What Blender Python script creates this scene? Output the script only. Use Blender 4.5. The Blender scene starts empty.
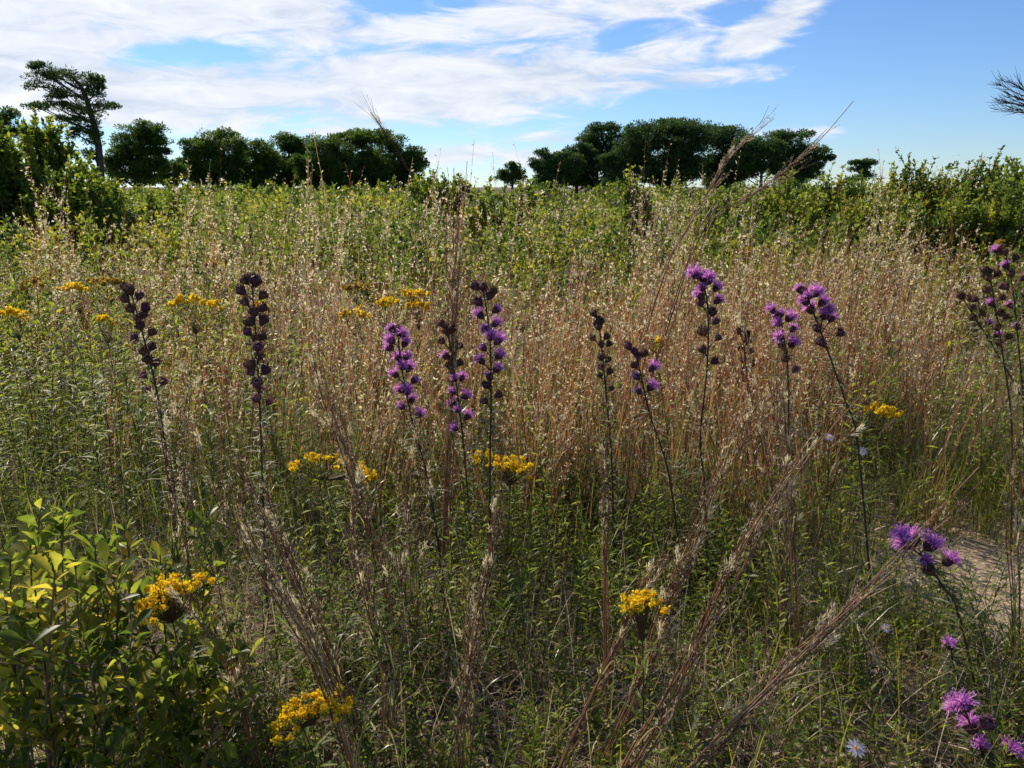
import bpy, math
import numpy as np
from mathutils import Vector
rng = np.random.default_rng(7)
R = math.radians
C = bpy.context.scene.collection
sc = bpy.context.scene

# ------------------------------------------------------------------ camera model
CAMH = 1.25; FPX = 800.0; PITCH = math.atan((384-187)/FPX)
cp, sp = math.cos(PITCH), math.sin(PITCH)
def ray(px, py):
    X = (px-512)/FPX; Y = (384-py)/FPX
    return np.array([X, cp+Y*sp, -sp+Y*cp])
def at(px, py, d):
    r = ray(px, py); return np.array([0, 0, CAMH]) + r*(d/r[1])
def gz(x, y):
    x = np.asarray(x, float); y = np.asarray(y, float)
    near = np.exp(-(np.hypot(x, y)/60.0)**2)
    return 0.02*near*(np.sin(x*1.7+.5)*np.cos(y*1.3)+.6*np.sin(x*3.9+y*2.1))
def ground_at(px, d):
    """point on the ground below picture column px at distance d"""
    Y = math.tan(PITCH-math.atan(CAMH/d)); x = (px-512)/FPX*d/(cp+Y*sp)
    return np.array([x, d, float(gz(x, d))])
def ground_px(px, py):
    r = ray(px, py); t = -CAMH/r[2]; return np.array([r[0]*t, r[1]*t, float(gz(r[0]*t, r[1]*t))])
def snoise(x, y, s=1.0, k=0):
    x = x*s + k*3.7; y = y*s + k*1.9
    return (np.sin(x*1.0+1.3*np.sin(y*.7))+np.sin(y*1.31+1.1*np.sin(x*.9+2))+.5*np.sin(x*2.3-y*1.9+k)+.5*np.sin(x*1.1+y*2.7))/3

# ------------------------------------------------------------------ batch mesh builder
class Acc:
    def __init__(s): s.v=[]; s.q=[]; s.t=[]; s.n=0; s.m=[]
    def add(s, V, Q, T, mi=0):
        s.v.append(V.reshape(-1,3)); s.q.append(Q.reshape(-1,4)+s.n); s.t.append(T.reshape(-1))
        s.m.append(np.full(Q.size//4, mi, np.int32)); s.n += V.size//3
    def build(s, name, mats, parent=None, loc=None, smooth=False):
        V = np.concatenate(s.v); Q = np.concatenate(s.q).astype(np.int32); T = np.concatenate(s.t); Mi = np.concatenate(s.m)
        if loc is not None: V = V-np.asarray(loc)
        me = bpy.data.meshes.new(name)
        me.vertices.add(len(V)); me.vertices.foreach_set('co', V.astype(np.float32).ravel())
        me.loops.add(Q.size); me.loops.foreach_set('vertex_index', Q.ravel())
        me.polygons.add(len(Q)); me.polygons.foreach_set('loop_start', np.arange(0, Q.size, 4, dtype=np.int32))
        me.polygons.foreach_set('material_index', Mi)
        if smooth: me.polygons.foreach_set('use_smooth', np.ones(len(Q), bool))
        for m in (mats if isinstance(mats, (list, tuple)) else [mats]): me.materials.append(m)
        a = me.attributes.new('tint', 'FLOAT', 'POINT'); a.data.foreach_set('value', T.astype(np.float32))
        me.update(); me.validate()
        o = bpy.data.objects.new(name, me); C.objects.link(o)
        if parent is not None: o.parent = parent
        return o
def unit(v): return v/np.maximum(np.linalg.norm(v, axis=-1, keepdims=True), 1e-9)
def rdir(n): return unit(rng.normal(size=(n,3)))
def U(a, b, n=None): return rng.uniform(a, b, n)
def strips(acc, Cn, W, S, tint, mi=0):
    """Cn (N,K,3) centre lines, W (N,K) widths, S (N,3) side vectors"""
    N, K, _ = Cn.shape
    if S.ndim == 2: S = S[:, None, :]
    A = Cn - S*W[..., None]/2; B = Cn + S*W[..., None]/2
    V = np.stack([A, B], 2)                       # N,K,2,3
    i = np.arange(N)[:, None]*K*2 + np.arange(K-1)[None]*2
    Q = np.stack([i, i+1, i+3, i+2], -1)
    acc.add(V, Q, np.repeat(np.broadcast_to(np.asarray(tint, float), (N,))[:, None], K*2, 1), mi)
def tubes(acc, Cn, Rr, m, tint, mi=0):
    N, K, _ = Cn.shape
    t = unit(Cn[:, -1]-Cn[:, 0]); ref = np.where(np.abs(t[:, 2:3]) < .8, np.array([[0,0,1.]]), np.array([[1.,0,0]]))
    u = unit(np.cross(t, ref)); v = np.cross(t, u)
    a = np.arange(m)*2*math.pi/m
    off = np.cos(a)[None,:,None]*u[:,None]+np.sin(a)[None,:,None]*v[:,None]     # N,m,3
    V = Cn[:, :, None]+off[:, None]*Rr[:, :, None, None]
    i = (np.arange(N)[:,None,None]*K*m + np.arange(K-1)[None,:,None]*m)
    j = np.arange(m)[None,None,:]; j2 = (j+1) % m
    Q = np.stack([i+j, i+j2, i+m+j2, i+m+j], -1)
    acc.add(V, Q, np.repeat(np.broadcast_to(np.asarray(tint, float), (N,))[:, None], K*m, 1), mi)
def leaves(acc, P, D, Nn, L, W, tint, droop=0.0, fold=0.25, prof='oval', K=4, mi=0):
    N = len(P); L = np.broadcast_to(L, (N,)); W = np.broadcast_to(W, (N,))
    D = unit(D); S = unit(np.cross(D, Nn)); Nn = np.cross(S, D)
    if K == 1:          # plain diamond
        a = P; b = P+D*(L*.5)[:,None]+S*(W*.5)[:,None]; c = P+D*L[:,None]-Nn*(L*droop)[:,None]; d = P+D*(L*.5)[:,None]-S*(W*.5)[:,None]
        V = np.stack([a,b,c,d],1); Q = np.arange(N*4).reshape(N,4)
        acc.add(V, Q, np.repeat(np.broadcast_to(np.asarray(tint,float),(N,))[:,None],4,1), mi); return
    t = np.linspace(0, 1, K+1)
    if prof == 'oval': w = np.sin(np.pi*np.clip(t,0,1))**.75
    elif prof == 'obov': w = np.sin(np.pi*t**1.6)**.8
    else: w = np.sin(np.pi*(t*.9+.08))**.6*(1-t**3)
    w[-1] = .04; w[0] = max(w[0], .06)
    mid = P[:,None]+D[:,None]*(L[:,None]*t)[...,None]-Nn[:,None]*(L[:,None]*droop*t**2)[...,None]
    half = (W[:,None]*w/2)[...,None]
    up = Nn[:,None]*half*fold*2
    V = np.stack([mid-S[:,None]*half+up, mid, mid+S[:,None]*half+up], 2)  # N,K+1,3,3
    i = np.arange(N)[:,None]*(K+1)*3+np.arange(K)[None]*3
    Q = np.stack([np.stack([i,i+1,i+4,i+3],-1), np.stack([i+1,i+2,i+5,i+4],-1)], 2)
    acc.add(V, Q, np.repeat(np.broadcast_to(np.asarray(tint,float),(N,))[:,None],(K+1)*3,1), mi)
def polyline(pts, K):
    pts = np.asarray(pts, float); n = len(pts)
    s = np.linspace(0, n-1, K); i = np.clip(s.astype(int), 0, n-2); f = (s-i)[:,None]
    p0 = pts[np.clip(i-1,0,n-1)]; p1 = pts[i]; p2 = pts[i+1]; p3 = pts[np.clip(i+2,0,n-1)]
    return .5*((2*p1)+(-p0+p2)*f+(2*p0-5*p1+4*p2-p3)*f*f+(-p0+3*p1-3*p2+p3)*f**3)
def sample(curves, t):
    """curves (N,K,3), t (N,) in 0..1 -> point & tangent"""
    K = curves.shape[1]; s = np.clip(t, 0, .9999)*(K-1); i = s.astype(int); f = (s-i)[:,None]
    r = np.arange(len(t)); a = curves[r, i]; b = curves[r, i+1]
    return a+(b-a)*f, unit(b-a)

# ------------------------------------------------------------------ materials
def newmat(name):
    m = bpy.data.materials.new(name); m.use_nodes = True; nt = m.node_tree; nt.nodes.clear(); return m, nt
def ramp(nt, cols, inp):
    r = nt.nodes.new('ShaderNodeValToRGB'); e = r.color_ramp.elements
    while len(e) < len(cols): e.new(.5)
    for k, (c, el) in enumerate(zip(cols, e)):
        el.position = k/max(1, len(cols)-1); el.color = (*c, 1)
    nt.links.new(inp, r.inputs[0]); return r.outputs[0]
def plantmat(name, cols, trans=.45, rough=.55, spec=.3, tcol=1.45, nscale=35., namt=.35, sheen=0):
    m, nt = newmat(name); N = nt.nodes.new; Lk = nt.links.new
    at_ = N('ShaderNodeAttribute'); at_.attribute_name = 'tint'
    g = N('ShaderNodeNewGeometry')
    no = N('ShaderNodeTexNoise'); no.inputs['Scale'].default_value = nscale; no.inputs['Detail'].default_value = 3
    Lk(g.outputs['Position'], no.inputs['Vector'])
    mr = N('ShaderNodeMapRange'); mr.inputs[1].default_value=.3; mr.inputs[2].default_value=.7; mr.inputs[3].default_value=-namt/2; mr.inputs[4].default_value=namt/2
    Lk(no.outputs[0], mr.inputs[0])
    ad = N('ShaderNodeMath'); ad.operation='ADD'; ad.use_clamp=True; Lk(at_.outputs['Fac'], ad.inputs[0]); Lk(mr.outputs[0], ad.inputs[1])
    col = ramp(nt, cols, ad.outputs[0])
    b = N('ShaderNodeBsdfPrincipled'); b.inputs['Roughness'].default_value = rough; b.inputs['Specular IOR Level'].default_value = spec
    Lk(col, b.inputs['Base Color'])
    out = N('ShaderNodeOutputMaterial')
    if trans > 0:
        tr = N('ShaderNodeBsdfTranslucent'); mm = N('ShaderNodeMix'); mm.data_type='RGBA'; mm.blend_type='MULTIPLY'; mm.inputs[0].default_value=1
        Lk(col, mm.inputs[6]); mm.inputs[7].default_value=(tcol, tcol*1.05, tcol*.8, 1); Lk(mm.outputs[2], tr.inputs['Color'])
        mx = N('ShaderNodeMixShader'); mx.inputs[0].default_value = trans
        Lk(b.outputs[0], mx.inputs[1]); Lk(tr.outputs[0], mx.inputs[2]); Lk(mx.outputs[0], out.inputs[0])
    else: Lk(b.outputs[0], out.inputs[0])
    return m
M = {}
M['bluestem'] = plantmat('bluestem_stalk', [(0.120,0.038,0.022),(0.230,0.080,0.044),(0.340,0.143,0.076),(0.423,0.277,0.144),(0.248,0.235,0.072)], .4, .45, .35)
M['nearstalk'] = plantmat('near_stalk', [(0.180,0.071,0.039),(0.295,0.143,0.078),(0.394,0.244,0.140),(0.451,0.353,0.211)], .35, .45, .4)
M['blade'] = plantmat('grass_blade', [(.04,.08,.018),(.08,.13,.03),(.13,.17,.045),(.28,.22,.10),(.42,.34,.2)], .5, .36, .6)
M['greenblade'] = plantmat('green_blade', [(0.069,0.095,0.012),(0.129,0.155,0.018),(0.209,0.221,0.022),(0.348,0.279,0.031)], .5, .36, .6)
M['fluff'] = plantmat('seed_fluff', [(0.487,0.375,0.242),(0.721,0.599,0.423),(0.857,0.751,0.575)], .5, .8, .1, 1.1)
M['herb'] = plantmat('herb_leaf', [(0.046,0.076,0.014),(0.081,0.124,0.019),(0.146,0.187,0.026),(0.260,0.262,0.035),(0.406,0.331,0.044)], .55, .52, .3)
M['sprig'] = plantmat('sprig_leaf', [(0.057,0.093,0.012),(0.108,0.159,0.017),(0.189,0.233,0.023),(0.322,0.315,0.034)], .55, .52, .3)
M['litter'] = plantmat('dry_litter', [(0.144,0.088,0.050),(0.287,0.192,0.111),(0.475,0.355,0.224),(0.690,0.560,0.384)], .25, .7, .2)
M['greystem'] = plantmat('dry_stem', [(.10,.055,.035),(.17,.1,.06),(.26,.19,.12)], 0, .7, .2)
M['liastem'] = plantmat('flower_stem', [(0.054,0.027,0.017),(0.092,0.049,0.022),(0.077,0.068,0.018)], 0, .6, .3)
M['lialeaf'] = plantmat('stem_leaf', [(0.050,0.072,0.025),(0.090,0.108,0.035),(0.200,0.180,0.070)], .4, .5, .4)
M['bud'] = plantmat('bud_bracts', [(0.067,0.024,0.036),(0.142,0.048,0.072),(0.228,0.093,0.108)], .15, .6, .3)
M['oldbud'] = plantmat('old_bracts', [(0.072,0.032,0.024),(0.153,0.072,0.051),(0.288,0.144,0.104)], .15, .7, .2)
M['pinkbud'] = plantmat('pink_bracts', [(.10,.04,.05),(.22,.09,.11),(.34,.17,.19)], .25, .7, .2)
M['purple'] = plantmat('purple_florets', [(0.339,0.105,0.435),(0.601,0.211,0.629),(0.862,0.420,0.823)], .5, .6, .2, 1.35)
M['lilac'] = plantmat('lilac_petals', [(0.567,0.446,0.744),(0.837,0.702,0.936),(1.000,0.918,1.000)], .5, .6, .2, 1.1)
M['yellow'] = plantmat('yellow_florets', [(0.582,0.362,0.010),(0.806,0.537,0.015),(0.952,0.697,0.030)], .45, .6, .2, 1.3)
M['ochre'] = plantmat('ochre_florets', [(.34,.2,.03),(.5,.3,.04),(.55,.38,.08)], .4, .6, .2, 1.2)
M['baby'] = plantmat('broad_leaf', [(0.052,0.077,0.012),(0.100,0.130,0.016),(0.179,0.193,0.024),(0.284,0.252,0.032),(0.420,0.297,0.041)], .62, .42, .4, 1.9, nscale=60, namt=.3)
M['shrub'] = plantmat('shrub_leaf', [(0.059,0.094,0.012),(0.122,0.171,0.019),(0.245,0.290,0.026),(0.437,0.407,0.037)], .5, .45, .4, 1.3)
M['yshrub'] = plantmat('yellow_shrub_leaf', [(0.080,0.120,0.016),(0.145,0.198,0.024),(0.246,0.282,0.034),(0.392,0.336,0.045)], .5, .5, .3, 1.3, namt=.2)
M['pine'] = plantmat('pine_needles', [(0.033,0.066,0.022),(0.059,0.112,0.029),(0.115,0.180,0.040)], .28, .7, .15, nscale=2)
M['broad'] = plantmat('far_tree_leaves', [(0.036,0.072,0.018),(0.073,0.127,0.022),(0.163,0.216,0.031)], .42, .7, .15, nscale=2)
M['bark'] = plantmat('bark', [(.04,.03,.022),(.08,.06,.045),(.13,.10,.08)], 0, .9, .1, nscale=6)

def ground_mat():
    m, nt = newmat('sandy_litter_ground'); N = nt.nodes.new; Lk = nt.links.new
    g = N('ShaderNodeNewGeometry'); b = N('ShaderNodeBsdfPrincipled'); out = N('ShaderNodeOutputMaterial')
    n1 = N('ShaderNodeTexNoise'); n1.inputs['Scale'].default_value = 1.6; n1.inputs['Detail'].default_value = 8; n1.inputs['Roughness'].default_value=.65
    n2 = N('ShaderNodeTexNoise'); n2.inputs['Scale'].default_value = 45; n2.inputs['Detail'].default_value = 5
    n3 = N('ShaderNodeTexVoronoi'); n3.inputs['Scale'].default_value = 90
    for n in (n1, n2, n3): Lk(g.outputs['Position'], n.inputs['Vector'])
    a0 = ramp(nt, [(.025,.018,.012),(.06,.044,.03),(.14,.105,.07),(.28,.23,.16)], n2.outputs[0])
    a1 = ramp(nt, [(.10,.075,.05),(.22,.17,.115),(.36,.29,.2)], n2.outputs[0])
    pm=N('ShaderNodeMapRange'); pm.inputs[1].default_value=.44; pm.inputs[2].default_value=.58; Lk(n1.outputs[0],pm.inputs[0]); px_=N('ShaderNodeMix'); px_.data_type='RGBA'; Lk(pm.outputs[0],px_.inputs[0]); Lk(a0,px_.inputs[6]); Lk(a1,px_.inputs[7]); a=px_.outputs[2]
    c = ramp(nt, [(.24,.17,.10),(.40,.30,.19),(.52,.41,.27)], n2.outputs[0])
    # patch of bare sand, a place on the ground
    vm = N('ShaderNodeVectorMath'); vm.operation='DISTANCE'; vm.inputs[1].default_value=(*SAND, 0); Lk(g.outputs['Position'], vm.inputs[0])
    mu = N('ShaderNodeMath'); mu.operation='MULTIPLY_ADD'; Lk(n1.outputs[0], mu.inputs[0]); mu.inputs[1].default_value=-.95; Lk(vm.outputs['Value'], mu.inputs[2])
    mr = N('ShaderNodeMapRange'); mr.inputs[1].default_value=-.05; mr.inputs[2].default_value=.2; mr.inputs[3].default_value=1; mr.inputs[4].default_value=0
    Lk(mu.outputs[0], mr.inputs[0])
    mx = N('ShaderNodeMix'); mx.data_type='RGBA'; Lk(mr.outputs[0], mx.inputs[0]); Lk(a, mx.inputs[6]); Lk(c, mx.inputs[7])
    Lk(mx.outputs[2], b.inputs['Base Color']); b.inputs['Roughness'].default_value=.95; b.inputs['Specular IOR Level'].default_value=.1
    bu = N('ShaderNodeBump'); bu.inputs['Strength'].default_value=.8; bu.inputs['Distance'].default_value=.02
    Lk(n2.outputs[0], bu.inputs['Height']); Lk(bu.outputs[0], b.inputs['Normal']); Lk(b.outputs[0], out.inputs[0])
    return m
SAND = ground_px(990, 585)[:2]
M['ground'] = ground_mat()

# ------------------------------------------------------------------ tagging
def thing(name, label, cat, loc, group=None):
    o = bpy.data.objects.new(name, None); o.empty_display_size = .1; C.objects.link(o)
    o.location = tuple(float(a) for a in loc); o['label'] = label; o['category'] = cat
    if group: o['group'] = group
    return o
def part(acc, name, mats, root, smooth=False): return acc.build(name, mats, root, loc=root.location, smooth=smooth)
def stuff(o, label, cat): o['kind']='stuff'; o['label']=label; o['category']=cat; return o

# ------------------------------------------------------------------ ground
def make_ground():
    e = [-3000,-1200,-500,-200,-100,-60,-40,-25]; xs = np.array(e+list(np.linspace(-16,16,110))+[-a for a in e[::-1]])
    ys = np.array([-3000,-800,-200,-60,-20,-8,-3]+list(np.linspace(-1,14,100))+[18,25,40,70,120,250,600,1500,3500])
    X, Y = np.meshgrid(xs, ys); Z = gz(X, Y)+np.where(np.hypot(X,Y)<14, .006*np.sin(X*23+3*np.sin(Y*9))*np.sin(Y*19+X*4), 0)
    V = np.stack([X,Y,Z],-1); ny, nx = X.shape
    i = np.arange(ny-1)[:,None]*nx+np.arange(nx-1)[None]
    a = Acc(); a.add(V, np.stack([i,i+1,i+nx+1,i+nx],-1), np.zeros(V.size//3)); o = a.build('ground', M['ground'], smooth=True)
    o['kind'] = 'structure'; o['label'] = 'sandy ground littered with dry straw under the meadow'
make_ground()

# ------------------------------------------------------------------ scatter helper
def wedge(n, y0, y1, pw=1.0, margin=.35):
    """n points, inside the wedge in front of the viewer, between y0 and y1 (density ~ y**pw)"""
    y = (y0**(pw+1)+U(0,1,n)*(y1**(pw+1)-y0**(pw+1)))**(1/(pw+1))
    x = U(-1,1,n)*(y*.68+margin); return x, y
def is_sand(x, y, r=.38):
    return np.hypot(x-SAND[0], (y-SAND[1])) < r
def pxof(x, y): return 512+x/y*FPX*.98

# ------------------------------------------------------------------ grass stalk generator (bunch grass with silky racemes)
def stalk_curves(B, H, lean, K=5, bend=1.6):
    t = np.linspace(0,1,K)[None,:,None]
    up = np.array([0,0,1.])
    return B[:,None]+up*H[:,None,None]*t*(1-.12*t*np.linalg.norm(lean,axis=1)[:,None,None])+lean[:,None]*H[:,None,None]*t**bend
def bluestem(st, bl, fl, B, H, lean, rad=.0013, nfl=22, fs=(.006,.012), nbr=3, nbl=2, tube=False, fw=.42, t0=.42, K=5):
    N = len(B); cur = stalk_curves(B, H, lean, K)
    ang = U(0, math.pi, N)*.5-math.pi*.25; S = np.stack([np.cos(ang), np.sin(ang), 0*ang], 1)
    w = np.linspace(1, .35, K)[None]*rad*2*U(.5,1.6,N)[:,None]
    ti = np.clip(rng.normal(.42,.30,N),0,1)
    if tube: tubes(st, cur, w/2, 4, ti)
    else: strips(st, cur, w, S, ti)
    # side branches hugging the stem
    if nbr:
        n = N*nbr; id_ = np.repeat(np.arange(N), nbr); t = U(t0, .92, n); p, tg = sample(cur[id_], t)
        side = rdir(n)*np.array([1,1,.2]); L = U(.05,.13,n)*np.clip(H[id_],.4,1)
        k = np.linspace(0,1,3)[None,:,None]
        bc = p[:,None]+tg[:,None]*L[:,None,None]*k*.9+side[:,None]*L[:,None,None]*.35*k**1.4
        strips(st, bc, np.array([[1,.8,.4]])*rad*1.2*np.ones((n,1)), unit(np.cross(side, tg)+.01), ti[id_])
    else: bc = None
    if nfl:
        n = N*nfl; id_ = rng.integers(0, N, n)
        if bc is not None:
            use = U(0,1,n) < .75; bi = rng.integers(0, len(bc), n)
            p1, g1 = sample(bc[bi], U(.2,1,n)); p2, g2 = sample(cur[id_], U(t0,1,n))
            p = np.where(use[:,None], p1, p2); tg = np.where(use[:,None], g1, g2)
        else: p, tg = sample(cur[id_], U(t0,1,n))
        d = unit(tg*.55+rdir(n)*.75); L = U(fs[0], fs[1], n)
        leaves(fl, p, d, rdir(n), L, L*fw, np.clip(rng.normal(.55,.3,n),0,1), K=1)
    if nbl:
        n = N*nbl; id_ = np.repeat(np.arange(N), nbl); p, tg = sample(cur[id_], U(.03,.5,n))
        side = unit(rdir(n)*np.array([1,1,0])+1e-6); L = U(.10,.26,n)
        k = np.linspace(0,1,4)[None,:,None]
        bc = p[:,None]+(tg[:,None]*L[:,None,None]*(.85*k-.55*k**2.5))+side[:,None]*L[:,None,None]*.6*k**1.3
        strips(bl, bc, np.array([[1,.9,.6,.08]])*U(.0018,.0038,n)[:,None], unit(np.cross(side, np.array([0,0,1.]))), np.clip(rng.normal(.55,.3,n),0,1))

# ------------------------------------------------------------------ mid meadow bunch grass, the uncountable mass
def mid_grass():
    st, bl, fl = Acc(), Acc(), Acc()
    # clump centres
    def centres(n, y0, y1, pw):
        x, y = wedge(n, y0, y1, pw)
        px = pxof(x, y); dens = .68+.32*np.tanh((px-250)/90)          # greener at the left
        dens = np.where(y > 5, .8, dens)*np.clip(.55+1.3*snoise(x,y,1.1), .04, 1)
        keep = (U(0,1,n) < dens) & ~is_sand(x, y, .75); return x[keep], y[keep]
    for (n, y0, y1, pw, per, nfl, fs, rad, nbl, nbr) in ((230,2.55,4.2,1,13,16,(.008,.018),.0021,3,3),(400,4.2,7.5,1,8,13,(.015,.032),.0027,2,2),(700,7.5,15,.9,4,10,(.022,.044),.003,1,1),(420,15,34,.6,3,7,(.045,.08),.005,0,0)):
        x, y = centres(n, y0, y1, pw); m = len(x); k = rng.poisson(per, m)+2
        id_ = np.repeat(np.arange(m), k); N = len(id_)
        bx = x[id_]+rng.normal(0,.05,N)*(1+y[id_]*.08); by = y[id_]+rng.normal(0,.05,N)
        hm = (.82+.14*snoise(x,y,.9,2)+.0*y)[id_]; hm = np.where(by > 7, hm+.12, hm); hm = np.where(pxof(bx,by)>560, hm+.05, hm)
        H = hm*U(.55,1.12,N); fl_t=(.3+.4*(by<4.2))
        cl = rng.normal(0,.14,(m,3))[id_]; lean = cl+rng.normal(0,.12,(N,3))+np.array([.07,-.02,0]); lean[:,2]=0
        B = np.stack([bx,by,gz(bx,by)],1)
        bluestem(st, bl, fl, B, H, lean, rad, nfl, fs, nbr, nbl, K=4 if y0>4 else 5, t0=.45)
    # taller plumes that stand up against the tree line
    cc=np.array([208,232,300,318,352,395,440,462,470,520,575,640,668,700,745,60,880]); N=170; px=cc[rng.integers(0,len(cc),N)]+rng.normal(0,9,N); by=U(3.4,7.5,N); bx=(px-512)/FPX*by*1.0
    H=CAMH+(187-(187-np.abs(rng.normal(0,20,N))+9))/FPX*by; H=np.clip(H*1.02,1.1,1.62); lean=rng.normal(0,.10,(N,3))+np.array([.06,0,0]); lean[:,2]=0
    bluestem(st,bl,fl,np.stack([bx-lean[:,0]*H,by,gz(bx,by)],1),H,lean,.0016,55,(.010,.022),7,1,K=6,t0=.5)
    a = st.build('meadow_grass', M['bluestem']); stuff(a, 'reddish tan bunchgrass stalks massed across the middle of the meadow', 'grass')
    for acc, nm, mt in ((bl,'blade','blade'),(fl,'seed_fluff','fluff')):
        acc.build(nm, M[mt], a)
mid_grass()

# ------------------------------------------------------------------ green undergrowth
def curved_blades(acc, P, L, W, lean, tint, K=5):
    N = len(P); side = unit(lean*np.array([1,1,0])+rng.normal(0,.01,(N,3))*np.array([1,1,0])); k = np.linspace(0,1,K)[None,:,None]
    c = P[:,None]+np.array([0,0,1.])*L[:,None,None]*(k-.45*k**2.6*np.linalg.norm(lean,axis=1)[:,None,None])+side[:,None]*L[:,None,None]*np.linalg.norm(lean,axis=1)[:,None,None]*k**1.6
    strips(acc, c, (np.interp(np.linspace(0,1,K),[0,.3,.8,1],[.8,1,.6,.05])[None])*W[:,None], unit(np.cross(side,np.array([0,0,1.]))+rng.normal(0,.3,(N,3))), tint)
def sprigs(acc, stem, P, H, lean, nl, L, W, tint, K=1, up=.5, rad=.0012, t0=.15, mi=0):
    """leafy stems: narrow leaves spiralling up a stem"""
    N = len(P); cur = stalk_curves(P, H, lean, 4, 1.4)
    tubes(stem, cur, np.linspace(1,.5,4)[None]*rad*np.ones((N,1)), 3, .6)
    n = N*nl; id_ = np.repeat(np.arange(N), nl); t = np.clip(np.tile(np.linspace(t0,1,nl), N)+U(-.03,.03,n),0,1); p, tg = sample(cur[id_], t)
    a = np.tile(np.arange(nl)*2.4, N)+np.repeat(U(0,6.28,N), nl); o = np.stack([np.cos(a),np.sin(a),0*a],1)
    d = unit(o+tg*(up+.9*t[:,None]**3)+rng.normal(0,.15,(n,3)))
    leaves(acc, p, d, tg+rng.normal(0,.2,(n,3)), L*U(.6,1.1,n)*(1.1-.5*t), W*U(.7,1.2,n), np.clip(np.repeat(tint,nl)+rng.normal(0,.12,n),0,1), droop=.18, K=K, prof='lin')
def undergrowth():
    g, s, st = Acc(), Acc(), Acc()
    # low grass tufts
    n = 2600; x, y = wedge(n, 1.15, 4.6, .9); k = ~is_sand(x,y,.36) & (U(0,1,n) < np.clip(.45+1.2*snoise(x,y,2.4,5),.06,1)); x=x[k]; y=y[k]
    id_ = np.repeat(np.arange(len(x)), rng.integers(4,16,len(x))); N=len(id_)
    P = np.stack([x[id_]+rng.normal(0,.018,N), y[id_]+rng.normal(0,.018,N), 0*x[id_]],1); P[:,2]=gz(P[:,0],P[:,1])
    l = rng.normal(0,.45,(N,3)); l[:,2]=0; curved_blades(g, P, U(.07,.34,N)*(1+.35*(y[id_]>2.6)), U(.0015,.0042,N), l, np.clip(np.repeat(U(0,.9,len(x)), np.bincount(id_,minlength=len(x)))+rng.normal(0,.15,N),0,1))
    a = g.build('low_grass', M['greenblade']); stuff(a, 'low green grass tufts on the sandy ground between the flowers','grass')
    # leafy sprigs, narrow-leaved
    n = 8200; x, y = wedge(n, 1.12, 5.0, .4); px = pxof(x,y)
    dens = np.clip(.40+1.6*snoise(x,y,2.9,9),.02,1); dens = np.where((px>560)&(y<2.3),np.maximum(dens,.42),dens)
    k = ~is_sand(x,y,.30) & (U(0,1,n) < dens); x=x[k]; y=y[k]; N=len(x)
    H = U(.07,.22,N)*(1+.9*np.clip((y-2.0)/1.2,0,1)); l = rng.normal(0,.2,(N,3)); l[:,2]=0
    P = np.stack([x,y,gz(x,y)],1)
    sprigs(s, st, P, H, l, 22, .044, .0062, np.clip(.5+.5*snoise(x,y,4.1,3)+rng.normal(0,.2,N),0,1), K=1, t0=.1)
    n = 750; x, y = wedge(n, 1.75, 2.8, .5); px=pxof(x,y); k = ~is_sand(x,y,.45) & (px>230) & (U(0,1,n) < np.clip(.45+1.1*snoise(x,y,2.3,6),.03,1)); x=x[k]; y=y[k]; N=len(x)
    l = rng.normal(0,.18,(N,3)); l[:,2]=0
    sprigs(s, st, np.stack([x,y,gz(x,y)],1), U(.20,.42,N), l, 36, .05, .0062, U(.1,.9,N), K=1, up=.35, rad=.0014, t0=.12)
    # taller leafy goldenrod stems in the left and middle distance
    n = 2100; x, y = wedge(n, 2.6, 7.0, 1); px = pxof(x,y)
    k = (U(0,1,n) < np.where(px<280, .95, .33)*np.clip(.8+.6*snoise(x,y,1.2,4),.1,1)); x=x[k]; y=y[k]; N=len(x)
    l = rng.normal(0,.12,(N,3)); l[:,2]=0
    sprigs(s, st, np.stack([x,y,gz(x,y)],1), U(.45,.8,N), l, 34, .08, .0095, U(.3,1,N), K=1, up=.25, rad=.0018, t0=.2)
    o = s.build('leafy_undergrowth', M['sprig']); stuff(o, 'narrow-leaved green undergrowth filling the gaps between the grass stalks', 'undergrowth')
    st.build('stem', M['liastem'], o)
    # dry litter
    d = Acc(); n = 34000; x, y = wedge(n, 1.15, 4.4, .3); k = ~(is_sand(x,y,.4) & (U(0,1,n)<.8)); x=x[k]; y=y[k]; N=len(x)
    P = np.stack([x,y,gz(x,y)+np.abs(rng.normal(0,.035,N))+.004],1); dr = rdir(N)*np.array([1,1,.22]); L=U(.03,.16,N)
    kk = np.linspace(0,1,4)[None,:,None]; sd = rdir(N)
    c = P[:,None]+dr[:,None]*L[:,None,None]*kk+sd[:,None]*L[:,None,None]*.25*np.sin(kk*math.pi)+np.array([0,0,.012])
    strips(d, c, np.array([[.6,1,.9,.1]])*U(.001,.0036,N)[:,None], unit(np.cross(dr, rdir(N))), U(0,1,N))
    n = 16000; x, y = wedge(n, 1.15, 4.2, .3); k = ~(is_sand(x,y,.4) & (U(0,1,n)<.85)); x=x[k]; y=y[k]; N=len(x)
    leaves(d, np.stack([x,y,gz(x,y)+U(.003,.05,N)],1), rdir(N)*np.array([1,1,.4]), rdir(N)+np.array([0,0,1.]), U(.012,.034,N), U(.005,.014,N), U(0,1,N), droop=.3, K=2)
    # thin dead standing straws
    n = 5200; x, y = wedge(n, 1.25, 4.2, .6); k=(U(0,1,n)<np.clip(.5+.8*snoise(x,y,1.5,11),.1,1))&~is_sand(x,y,.35); x=x[k]; y=y[k]; N=len(x)
    l = rng.normal(0,.35,(N,3)); l[:,2]=0; curved_blades(d, np.stack([x,y,gz(x,y)],1), U(.12,.42,N), U(.0014,.0028,N), l, U(.2,1,N))
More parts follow.
